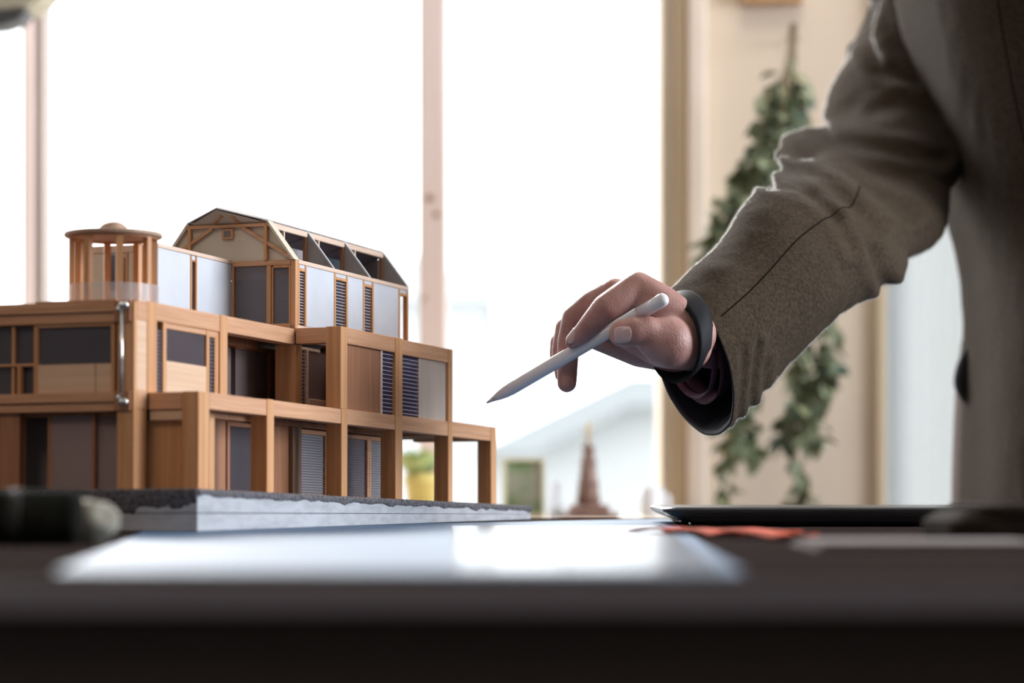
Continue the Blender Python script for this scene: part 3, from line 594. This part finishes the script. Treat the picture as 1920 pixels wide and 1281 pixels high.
for bi, b in enumerate(branches):
    pts = [at(x, y, 3.16-.02*math.sin(i*1.3+bi)-.004*bi)-eo for i, (x, y) in enumerate(b)]
    sm = [cr(pts, i/40) for i in range(41)]
    tube('stem', sm, [.0024-.0014*i/40 for i in range(41)], STM, eu, 6)
    L_ = sum((sm[i+1]-sm[i]).length for i in range(40)); n = int(L_/.0034)
    for k in range(n):
        t = .14+.86*k/n
        p = cr(pts, t); ml = lms[(bi+int(k/9)) % 6 if random.random() < .75 else random.randrange(6)]
        if p.z+eo.z > pz(175, 3.16) and random.random() < .75: continue
        rot = Matrix.Rotation(random.uniform(0, 6.28), 4, 'Z') @ Matrix.Rotation(random.uniform(.1, 1.5), 4, 'Y') @ Matrix.Rotation(random.uniform(-1, 1), 4, 'X')
        M_ = Matrix.Translation(p+Vector((random.uniform(-.009, .009), random.uniform(-.009, .009), random.uniform(-.004, .004)))) @ rot
        if nleaf < 280 and k % 2 == 0:
            o = bpy.data.objects.new('leaf', ml); C.objects.link(o); o.parent = eu; o.matrix_local = M_; nleaf += 1
        else: extra.append((ml, M_))
vs, fs = [], []
for ml, M_ in extra:
    b0 = len(vs); vs += [M_ @ v.co for v in ml.vertices]; fs += [tuple(b0+i for i in p.vertices) for p in ml.polygons]
o = new_mesh_obj('small_leaves', vs, fs, LG[0], eu, True); o['kind'] = 'stuff'
tube('string_tie', [(-.006, 0, -.02), (0, -.003, .0), (.006, 0, -.02)], [.002]*3, STM, eu, 6); tube('wall_nail', [(0, -.004, 0), (0, WY-3.16, 0)], [.0012]*2, METAL, eu, 8)
# ---------------------------------------------------------------- stylus held in the hand
PT, PB = at(912, 756, 1.81), at(1250, 558, 1.714)
sty = thing('stylus', PT, 'white stylus held in the hand, pointing at the wooden model', 'stylus'); d = PB-PT; Ls = d.length; dn = d.normalized()
WPL = mat('glossy_white_plastic', (.80, .80, .84), .18)
def along(a): return dn*a
tube('stylus_tip', [along(0), along(.0008), along(.0075)], [.0003, .0007, .0019], mat('tip_plastic', (.66, .64, .72), .35), sty, 24)
tube('stylus_barrel', [along(.0076), along(.012), along(.018), along(.024), along(Ls-.0245)], [.0020, .0030, .0040, .00445, .00445], WPL, sty, 32)
tube('stylus_band', [along(Ls-.0245), along(Ls-.0238)], [.0043, .0043], METAL, sty, 32)
tube('stylus_cap', [along(Ls-.0238), along(Ls-.004), along(Ls-.0018), along(Ls-.0004), along(Ls)], [.00445, .00445, .0040, .0026, .0004], WPL, sty, 32)
# ---------------------------------------------------------------- person
per = thing('person', (0, 0, 0), 'person in a brown-grey wool jacket reaching a hand holding a white stylus towards the model', 'person')
Yd = 1.75
def hp(x, y, dmm): return at(x, y, Yd+dmm/1000)
def spheres(chain, step=.22):
    out = []
    for (a, ra), (b, rb) in zip(chain[:-1], chain[1:]):
        n = max(2, int((b-a).length/(min(ra, rb)*step)))
        for i in range(n+1): out.append((a.lerp(b, i/n), ra+(rb-ra)*i/n))
    return out
def chain(*c): return [(hp(x, y, dz), r*Yd/F) for x, y, dz, r in c]
fingers = [
    chain((1294, 628, 2, 50), (1240, 575, -2, 40), (1196, 538, -2, 29), (1170, 556, -5, 29), (1136, 578, -9, 27), (1110, 606, -6, 22.5), (1092, 626, 0, 19.5), (1074, 641, 5, 14.5)),
    chain((1300, 640, 14, 46), (1230, 580, 14, 36), (1152, 551, 16, 30), (1112, 569, 22, 27), (1078, 596, 26, 25), (1066, 640, 32, 22), (1064, 690, 34, 20), (1063, 718, 32, 19)),
    chain((1296, 650, 24, 44), (1225, 600, 28, 34), (1128, 573, 34, 28), (1062, 615, 46, 22), (1052, 660, 50, 19), (1055, 702, 48, 16)),
    chain((1288, 655, 34, 42), (1210, 620, 42, 32), (1110, 600, 54, 25), (1050, 642, 64, 20), (1046, 665, 66, 17), (1054, 690, 62, 15)),
    chain((1290, 650, 0, 46), (1252, 641, -14, 50), (1225, 633, -20, 36), (1210, 620, -24, 29), (1192, 622, -26, 27.5), (1172, 625, -25, 26.5), (1166, 626, -25, 24.5)),
    chain((1270, 668, 30, 34), (1200, 652, 40, 38), (1150, 640, 44, 30), (1110, 632, 42, 22)),
    chain((1240, 650, 20, 40), (1180, 620, 26, 36), (1140, 600, 28, 30)),
    chain((1272, 606, 8, 42), (1285, 640, 10, 48), (1340, 648, 62, 46), (1400, 606, 115, 50), (1520, 520, 200, 60))]
bmx = bmesh.new(); base_ = bmesh.new(); bmesh.ops.create_icosphere(base_, subdivisions=3, radius=1)
bv = [v.co.copy() for v in base_.verts]; bf = [[v.index for v in f.verts] for f in base_.faces]; base_.free()
vs, fs = [], []
for ch in fingers:
    for c, r in spheres(ch):
        b0 = len(vs); vs += [c+v*r for v in bv]; fs += [tuple(b0+i for i in f) for f in bf]
bmx.free()
SK = mottled('skin', (.37, .175, .15), (.50, .285, .25), (70, 70, 70), .45, 5, .45, .3, .7, 'Object', 900, Subsurface_Weight=.12, Subsurface_Scale=.004)
hand = new_mesh_obj('body', vs, fs, SK, per, True)
md = hand.modifiers.new('r', 'REMESH'); md.mode = 'VOXEL'; md.voxel_size = .0010; md.use_smooth_shade = True
sm_ = hand.modifiers.new('s', 'SMOOTH'); sm_.factor = .5; sm_.iterations = 12
bpy.context.view_layer.update()
dg = bpy.context.evaluated_depsgraph_get(); me2 = bpy.data.meshes.new_from_object(hand.evaluated_get(dg)); hand.modifiers.clear(); hand.data = me2
for p in hand.data.polygons: p.use_smooth = True
# creases over the knuckles and the palm
def crease(me, pts, depth, width):
    for v in me.vertices:
        best = 9
        for a, b in zip(pts[:-1], pts[1:]):
            ab = b-a; t = max(0, min(1, (v.co-a).dot(ab)/ab.length_squared)); best = min(best, (v.co-(a+ab*t)).length)
        if best < width*3: v.co -= v.normal*depth*math.exp(-(best/width)**2)
for pts in ([(1128, 566, -34), (1140, 560, -34)], [(1106, 596, -28), (1096, 590, -28)], [(1196, 606, -38), (1198, 640, -38)], [(1189, 608, -38), (1190, 640, -38)], [(1236, 585, -34), (1222, 560, -32), (1208, 552, -30)], [(1122, 560, -35), (1134, 556, -35)], [(1112, 588, -30), (1102, 584, -30)], [(1190, 652, -45), (1204, 662, -40), (1206, 680, -36)]):
    crease(hand.data, [hp(*p) for p in pts], .0006, .0012)
# nails: curved plates cut to the finger end
from mathutils.bvhtree import BVHTree
bvh = BVHTree.FromPolygons([v.co.copy() for v in hand.data.vertices], [tuple(p.vertices) for p in hand.data.polygons])
NM = mat('nail', (.60, .43, .43), .22)
def nail(c, axis, nrm, L_, Wd):
    axis = axis.normalized(); nrm = (nrm-axis*nrm.dot(axis)).normalized(); s = axis.cross(nrm); vs, fs = [], []; n = 14
    for i in range(n+1):
        for j in range(n+1):
            a = -1+2*i/n; b = -1+2*j/n
            x = a*math.sqrt(1-.42*b*b)*L_/2; y = b*math.sqrt(1-.30*a*a)*Wd/2
            q0 = c+axis*x+s*y; hit = bvh.ray_cast(q0+nrm*.02, -nrm)
            e = max(abs(a), abs(b)); vs.append((hit[0] if hit[0] else q0)+nrm*(.00045-.0007*max(0, e-.85)/.15))
    for i in range(n):
        for j in range(n): k = i*(n+1)+j; fs.append((k, k+1, k+n+2, k+n+1))
    o = new_mesh_obj('fingernail', vs, fs, NM, per, True)
    so = o.modifiers.new('t', 'SOLIDIFY'); so.thickness = .0005; so.offset = -1; return o
nail(hp(1168, 627, -34), Vector((-1, -.10, -.02)), Vector((-.22, -1, .06)), .0116, .0112)
nail(hp(1075, 632, 1), hp(1064, 645, 5)-hp(1092, 614, -2), Vector((-.75, -.30, .65)), .0110, .0090)
# ---- loft helper for cloth
def loft(name, st, m, parent, nr=120, ns=96, disp=None, closed_ends=False, power=1.0):
    """st: list of (Lx,Ly,Rx,Ry,Yc, (bx,by,bd_mm)) -> rings with half axes from L/R and depth vector b"""
    C_, A_, B_ = [], [], []
    for lx, ly, rx, ry, Yc, (bx, by, bd) in st:
        c = at((lx+rx)/2, (ly+ry)/2, Yc); a = (at(lx, ly, Yc)-at(rx, ry, Yc))/2
        b = Vector((bx*Yc/F, bd/1000, -by*Yc/F)); C_.append(c); A_.append(a); B_.append(b)
    vs, fs = [], []
    for i in range(nr+1):
        t = i/nr; c, a, b = cr(C_, t), cr(A_, t), cr(B_, t)
        ring = []
        for k in range(ns):
            th = 2*math.pi*k/ns; ct, sn = math.cos(th), math.sin(th)
            ct = math.copysign(abs(ct)**power, ct); sn = math.copysign(abs(sn)**power, sn)
            n_ = (a.normalized()*ct+b.normalized()*sn)
            p = c+a*ct+b*sn
            if disp: p = p+n_.normalized()*disp(t, th, p)
            ring.append(p)
        vs += ring
    for i in range(nr):
        for k in range(ns): fs.append((i*ns+k, i*ns+(k+1) % ns, (i+1)*ns+(k+1) % ns, (i+1)*ns+k))
    if closed_ends: fs += [tuple(range(ns)), tuple(nr*ns+k for k in range(ns-1, -1, -1))]
    return fixn(new_mesh_obj(name, vs, fs, m, parent, True)), C_, A_, B_
TW = mottled('brown_grey_tweed', (.030, .022, .015), (.072, .053, .036), (420, 420, 420), .95, 5, .5, .3, .7, 'Object', 1500, Specular_IOR_Level=.06, Sheen_Weight=.05, Sheen_Roughness=.2)
LIN = mat('dark_navy_lining', (.018, .020, .028), .6)
sleeve_st = [
    (1253, 548, 1343, 816, 1.795, (-54, 12, 46)),
    (1300, 505, 1405, 765, 1.83, (-44, 12, 50)),
    (1350, 456, 1480, 680, 1.87, (-34, 10, 52)),
    (1392, 392, 1570, 597, 1.92, (-30, 10, 56)),
    (1428, 352, 1650, 549, 1.985, (-24, 8, 60)),
    (1468, 328, 1700, 505, 2.06, (-16, 6, 62)),
    (1470, 294, 1740, 450, 2.15, (-6, 4, 64)),
    (1488, 256, 1790, 380, 2.28, (0, 0, 66)),
    (1548, 232, 1830, 290, 2.40, (0, 0, 68)),
    (1550, 175, 1845, 200, 2.48, (0, 0, 70)),
    (1592, 100, 1860, 90, 2.54, (0, 0, 72)),
    (1640, 0, 1880, -30, 2.58, (0, 0, 74)),
    (1680, -130, 1910, -150, 2.62, (0, 0, 76)),
    (1740, -240, 1940, -260, 2.62, (0, 0, 60))]
FOLDS = [([(1478, 322), (1540, 330), (1590, 375), (1640, 430)], 13, 7), ([(1546, 243), (1562, 262), (1640, 275), (1770, 300)], 12, 6),
         ([(1490, 290), (1540, 300), (1610, 345), (1700, 400)], 13, 6), ([(1628, 10), (1622, 70), (1650, 130), (1720, 150)], 13, 8), ([(1690, 0), (1740, 80)], 12, 6),
         ([(1665, 548), (1640, 480), (1600, 420)], 13, 5), ([(1442, 348), (1500, 352), (1560, 400), (1600, 470)], 11, 5), ([(1640, 210), (1700, 190), (1760, 215)], 14, 4),
         ([(1383, 795), (1393, 700), (1390, 650)], 6, 2.5), ([(1404, 775), (1414, 690), (1420, 640)], 6, 2.5), ([(1430, 740), (1438, 680)], 7, 2)]
def seg_d(px_, py_, pl):
    best = 1e9
    for (ax_, ay_), (bx_, by_) in zip(pl[:-1], pl[1:]):
        ux, uy = bx_-ax_, by_-ay_; t_ = max(0, min(1, ((px_-ax_)*ux+(py_-ay_)*uy)/(ux*ux+uy*uy))); best = min(best, math.hypot(px_-ax_-ux*t_, py_-ay_-uy*t_))
    return best
def wr(t, th, p):
    """folds that gather at the elbow and stretch along the forearm"""
    e = math.exp(-((t-.50)/.13)**2); q_ = t*30
    z = .0115*e*(1.2*abs(math.sin(.5*(q_*1.25+2.2*math.cos(th-.5)+2.2*noise.noise(Vector((t*5, 1.3*math.cos(th), 1.3*math.sin(th)))))))-.7)
    z += .0060*noise.noise(Vector((t*9, 1.2*math.cos(th)+3, 1.2*math.sin(th))))*(.5+e)
    u_ = max(0, (t-.55)/.45); z += .011*u_*(1.3*abs(math.sin(1.5*th+5*t+2*noise.noise(p*8)))-.7)
    f = max(0, 1-t/.16); z += .0022*f*(max(0, math.sin(th*7+1.0)))**2*(1 if math.cos(th) < .2 else .3)
    z += .0010*noise.noise(p*60)
    if math.sin(th) < .25:                                  # deep creases on the side towards the light
        sx, sy = PX+F*p.x/p.y, PY-F*(p.z-ZC)/p.y
        for pl, wd_, dp in FOLDS:
            if abs(sx-pl[len(pl)//2][0]) < 170:
                q2 = seg_d(sx, sy, pl)/wd_
                if q2 < 4: z += .001*dp*(-math.exp(-q2*q2)+.55*math.exp(-(q2-1.9)**2))
    return z*min(1, t*9+.25)
jk = bpy.data.objects.new('jacket', None); C.objects.link(jk); jk.parent = per
sl, C_, A_, B_ = loft('sleeve', sleeve_st, TW, jk, 200, 128, wr)
def fuzz(src, n, L_, Wd, seed):
    """short wool fibres, added only on window-facing cloth for a bright rim"""
    rnd = random.Random(seed); me = src.data; V_ = [v.co for v in me.vertices]; P_ = [p for p in me.polygons if len(p.vertices) == 4 and -.2 < p.center.x and p.center.z > .74 and p.center.z < 1.3 and p.normal.y > -.10]
    A_r = [p.area for p in P_]; picks = rnd.choices(P_, weights=A_r, k=n); vs, fs = [], []
    for p in picks:
        a, b, c, d = (V_[i] for i in p.vertices); s_, t_ = rnd.random(), rnd.random()
        q0 = a.lerp(b, s_).lerp(d.lerp(c, s_), t_); nn = p.normal
        dr = (nn+Vector((rnd.uniform(-1, 1), rnd.uniform(-1, 1), rnd.uniform(-1, 1)))*.8).normalized(); sd = dr.cross(Vector((rnd.uniform(-1, 1), rnd.uniform(-1, 1), rnd.uniform(-1, 1)))).normalized()*Wd
        l_ = L_*rnd.uniform(.4, 1.2); b0 = len(vs); vs += [q0-sd, q0+sd, q0+dr*l_]; fs.append((b0, b0+1, b0+2))
    o = new_mesh_obj('wool_rim_fuzz', vs, fs, FZ, src); o['kind'] = 'stuff'; return o
FZ = bpy.data.materials.new('pale_rim_fibre'); FZ.use_nodes = True; nt = FZ.node_tree  # near-white translucent fibre colour, put in to make the sleeve edge bright
tl = nt.nodes.new('ShaderNodeBsdfTranslucent'); tl.inputs[0].default_value = (.95, .93, .90, 1); df = nt.nodes.new('ShaderNodeBsdfDiffuse'); df.inputs[0].default_value = (.03, .024, .02, 1)
mx = nt.nodes.new('ShaderNodeMixShader'); mx.inputs[0].default_value = .3; nt.links.new(tl.outputs[0], mx.inputs[1]); nt.links.new(df.outputs[0], mx.inputs[2]); nt.links.new(mx.outputs[0], nt.nodes['Material Output'].inputs[0])
fuzz(sl, 150000, .0023, .00006, 1)
# lining inside the cuff, joined to the rim by a rolled hem
def ringpts(t, k, n=96, s=1.0):
    c, a, b = cr(C_, t), cr(A_, t), cr(B_, t); th = 2*math.pi*k/n; p = c+a*math.cos(th)+b*math.sin(th)
    return c+(p-c)*s+(p-c).normalized()*wr(t, th, p)
vs, fs = [], []; prof = [(0, 1.0), (-.0005, .985), (.0, .955), (.01, .93), (.03, .90), (.07, .86), (.12, .80), (.2, .5)]
for t, s in prof:
    for k in range(96): vs.append(ringpts(max(t, 0), k, 96, s)+((C_[0]-C_[1]).normalized()*.0008 if t < 0 else Vector()))
for i in range(len(prof)-1):
    for k in range(96): fs.append((i*96+k, i*96+(k+1) % 96, (i+1)*96+(k+1) % 96, (i+1)*96+k))
new_mesh_obj('sleeve_lining', vs, fs, LIN, sl, True)
# sleeve seam
pts = []
for i in range(60):
    t = .03+.42*i/59; th = -math.pi/2+.42-.3*i/59; c, a, b = cr(C_, t), cr(A_, t), cr(B_, t); p = c+a*math.cos(th)+b*math.sin(th)
    pts.append(p+(p-c).normalized()*(wr(t, th, p)-.0001))
tube('seam', pts, [.0005]*60, mat('seam_thread', (.010, .008, .006), .95, Specular_IOR_Level=0.0), sl, 6)
# wristband, inner shirt cuff
def band(name, x0, y0, x1, y1, Yc, b, wdir, wid, th_, m, parent):
    c = at((x0+x1)/2, (y0+y1)/2, Yc); a = (at(x0, y0, Yc)-at(x1, y1, Yc))/2; bb = Vector((b[0]*Yc/F, b[2]/1000, -b[1]*Yc/F)); wd = wdir.normalized(); vs, fs = [], []; n = 72
    for s, w_ in ((1, -.5), (1+th_*.8, -.3), (1+th_, 0), (1+th_*.8, .3), (1, .5), (.97, 0)):
        for k in range(n): h_ = 2*math.pi*k/n; vs.append(c+(a*math.cos(h_)+bb*math.sin(h_))*s+wd*w_*wid)
    for i in range(6):
        for k in range(n): fs.append((i*n+k, i*n+(k+1) % n, ((i+1) % 6)*n+(k+1) % n, ((i+1) % 6)*n+k))
    return fixn(new_mesh_obj(name, vs, fs, m, parent, True))
ax = (C_[1]-C_[0])
band('wristband', 1266, 556, 1284, 706, 1.764, (-42, 4, 28), ax, .023, .07, mat('black_rubber', (.008, .009, .012), .65, Specular_IOR_Level=.15), per)
SH = mottled('mauve_shirt', (.10, .045, .075), (.15, .07, .11), (300, 300, 300), .85, 3)
band('shirt_cuff', 1268, 562, 1316, 742, 1.792, (-34, 8, 34), ax, .010, .04, SH, per)
band('shirt_cuff', 1296, 556, 1344, 742, 1.81, (-34, 8, 34), ax, .030, .02, SH, per)
# torso of the jacket
tors = [(1900, -470, 2210, -470, 2.36, (0, 0, 80)), (1780, -410, 2250, -410, 2.36, (0, 0, 160)), (1660, -300, 2300, -300, 2.36, (0, 0, 200)), (1682, -150, 2360, -150, 2.36, (0, 0, 225)), (1710, 0, 2400, 0, 2.36, (0, 0, 225)),
        (1748, 150, 2400, 150, 2.36, (0, 0, 222)), (1782, 270, 2400, 270, 2.36, (0, 0, 220)), (1806, 390, 2400, 390, 2.36, (0, 0, 218)), (1832, 520, 2400, 520, 2.36, (0, 0, 216)),
        (1838, 700, 2400, 700, 2.36, (0, 0, 216)), (1836, 900, 2400, 900, 2.36, (0, 0, 216)), (1838, 1080, 2400, 1080, 2.36, (0, 0, 216)), (1830, 1300, 2400, 1300, 2.36, (0, 0, 215))]
def wt(t, th, p): return .004*noise.noise(Vector((p.x*9, p.y*9, p.z*3)))+.0012*noise.noise(p*50)
loft('jacket_body', tors, TW, jk, 120, 128, wt, True, .55)
# front panel edge / lapel running down the chest, and the far flap with its light edge
def strip(name, pts, wid, th_, m, parent, Yo):
    vs, fs = [], []
    for (x, y, wl) in pts:
        c = at(x, y, Yo); 
        for dx, dy in ((-wl, 0), (wl, 0), (wl, th_), (-wl, th_)): vs.append(c+Vector((dx, dy, 0)))
    n = len(pts)
    for i in range(n-1):
        for k in range(4): fs.append((i*4+k, i*4+(k+1) % 4, (i+1)*4+(k+1) % 4, (i+1)*4+k))
    fs += [(0, 1, 2, 3), tuple((n-1)*4+k for k in (3, 2, 1, 0))]
    return fixn(new_mesh_obj(name, vs, fs, m, parent))
tube('dart_seam', [at(1868, -20, 2.163), at(1880, 60, 2.160), at(1898, 160, 2.153), at(1922, 270, 2.147), at(1950, 420, 2.143)], [.0007]*5, mat('dark_seam_cloth', (.008, .007, .006), .95, Specular_IOR_Level=0.0), jk, 6)  # thin dark tube along the dart line
loft('far_front_panel', [(1803, 640, 1835, 640, 2.50, (0, 0, 20)), (1793, 740, 1835, 740, 2.50, (0, 0, 30)), (1788, 850, 1835, 850, 2.50, (0, 0, 34)), (1786, 960, 1840, 960, 2.50, (0, 0, 36)), (1790, 1200, 1840, 1200, 2.50, (0, 0, 30))], mottled('brown_cloth', (.12, .085, .075), (.17, .12, .105), (300, 300, 300), .9, 4), jk, 40, 40, None, True)
loft('pocket_flap', [(1806, 655, 1830, 655, 2.45, (0, 0, 6)), (1792, 690, 1830, 690, 2.45, (0, 0, 9)), (1789, 725, 1830, 725, 2.45, (0, 0, 9)), (1806, 756, 1830, 756, 2.45, (0, 0, 6))], mat('black_cloth', (.012, .012, .014), .8), jk, 30, 40, None, True)
# neck, far shoulder sleeve and trousers (out of the frame or behind the table)
TR = mottled('charcoal_trousers', (.03, .03, .035), (.05, .05, .055), (300, 300, 300), .9, 3)
bodyx = at(2100, 0, 2.36).x
for s, yy in (('l', 2.25), ('r', 2.47)):
    tube('trouser_leg', [(bodyx, yy, .80), (bodyx, yy, .68), (bodyx-.01, yy, .5), (bodyx+.01, yy, .25), (bodyx+.01, yy, .07)], [.10, .098, .085, .075, .072], TR, per, 24)
    vs, fs = [], []
    t = thing_ = None
    o = tube('shoe', [(bodyx+.07, yy, .045), (bodyx+.05, yy, .045), (bodyx-.06, yy, .042), (bodyx-.14, yy, .035), (bodyx-.19, yy, .028), (bodyx-.205, yy, .022)], [.018, .044, .041, .034, .027, .012], mat('black_leather', (.02, .018, .016), .4), per, 20)
tube('sleeve', [(bodyx+.06, 2.24, 1.36), (bodyx+.09, 2.20, 1.25), (bodyx+.12, 2.195, 1.08), (bodyx+.10, 2.19, .95), (bodyx+.06, 2.19, .86), (bodyx+.05, 2.19, .84)], [.06, .070, .066, .062, .055, .053], TW, jk, 32)

# head and neck above the frame
def blob(name, sph, m, parent, vox=.004, it=8):
    vs, fs = [], []
    for c, r in sph:
        b0 = len(vs); vs += [Vector(c)+v*r for v in bv]; fs += [tuple(b0+i for i in f) for f in bf]
    o = new_mesh_obj(name, vs, fs, m, parent, True); md = o.modifiers.new('r', 'REMESH'); md.mode = 'VOXEL'; md.voxel_size = vox; md.use_smooth_shade = True
    sm = o.modifiers.new('s', 'SMOOTH'); sm.factor = .5; sm.iterations = it; bpy.context.view_layer.update()
    d_ = bpy.context.evaluated_depsgraph_get(); mm = bpy.data.meshes.new_from_object(o.evaluated_get(d_)); o.modifiers.clear(); o.data = mm
    for p in mm.polygons: p.use_smooth = True
    return o
hx, hy, hz = bodyx-.07, 2.34, 1.63
def q3(f, l, u): return (hx-f, hy+l, hz+u)                      # forward, sideways, up
hd = blob('head', [((bodyx+.02-.004*i, 2.35-.0005*i, 1.355+.0115*i), .074-.0011*i) for i in range(19)]+[(q3(-.02, 0, -.06), .058), (q3(-.022, 0, .03), .082), (q3(.015, 0, .035), .078), (q3(.035, 0, -.005), .066),
    (q3(.045, 0, -.05), .052), (q3(.062, 0, -.085), .030), (q3(.098, 0, -.022), .010), (q3(.108, 0, -.034), .011), (q3(.100, 0, .000), .008), (q3(.093, 0, .018), .012), (q3(.086, -.022, .026), .014), (q3(.086, .022, .026), .014),
    (q3(.092, -.008, -.062), .009), (q3(.092, .008, -.062), .009), (q3(.090, 0, -.074), .010), (q3(-.012, -.083, -.012), .014), (q3(-.012, -.084, .008), .016), (q3(-.012, .083, -.012), .014), (q3(-.012, .084, .008), .016)], SK, per, .003, 4)
HR = mottled('dark_hair', (.012, .009, .007), (.03, .022, .016), (300, 300, 60), .6, 4)
blob('hair', [(q3(-.03, 0, .045), .088), (q3(-.045, 0, .0), .080), (q3(.0, 0, .06), .080), (q3(.035, 0, .078), .052), (q3(-.05, 0, -.045), .058), (q3(-.005, -.05, .035), .042), (q3(-.005, .05, .035), .042)], HR, per, .004, 4)
EY = mat('eye_white', (.7, .68, .66), .2); IR = mat('iris_brown', (.05, .025, .015), .2)
for sd in (-1, 1):
    e = lathe('eye', [(.0001, -.011), (.008, -.008), (.011, 0), (.008, .008), (.0001, .011)], EY, hd, 16, q3(.083, .028*sd, .006)); lathe('iris', [(.0001, -.0048), (.0042, -.002), (.0048, 0), (.0042, .002), (.0001, .0048)], IR, hd, 12, q3(.0905, .028*sd, .005))
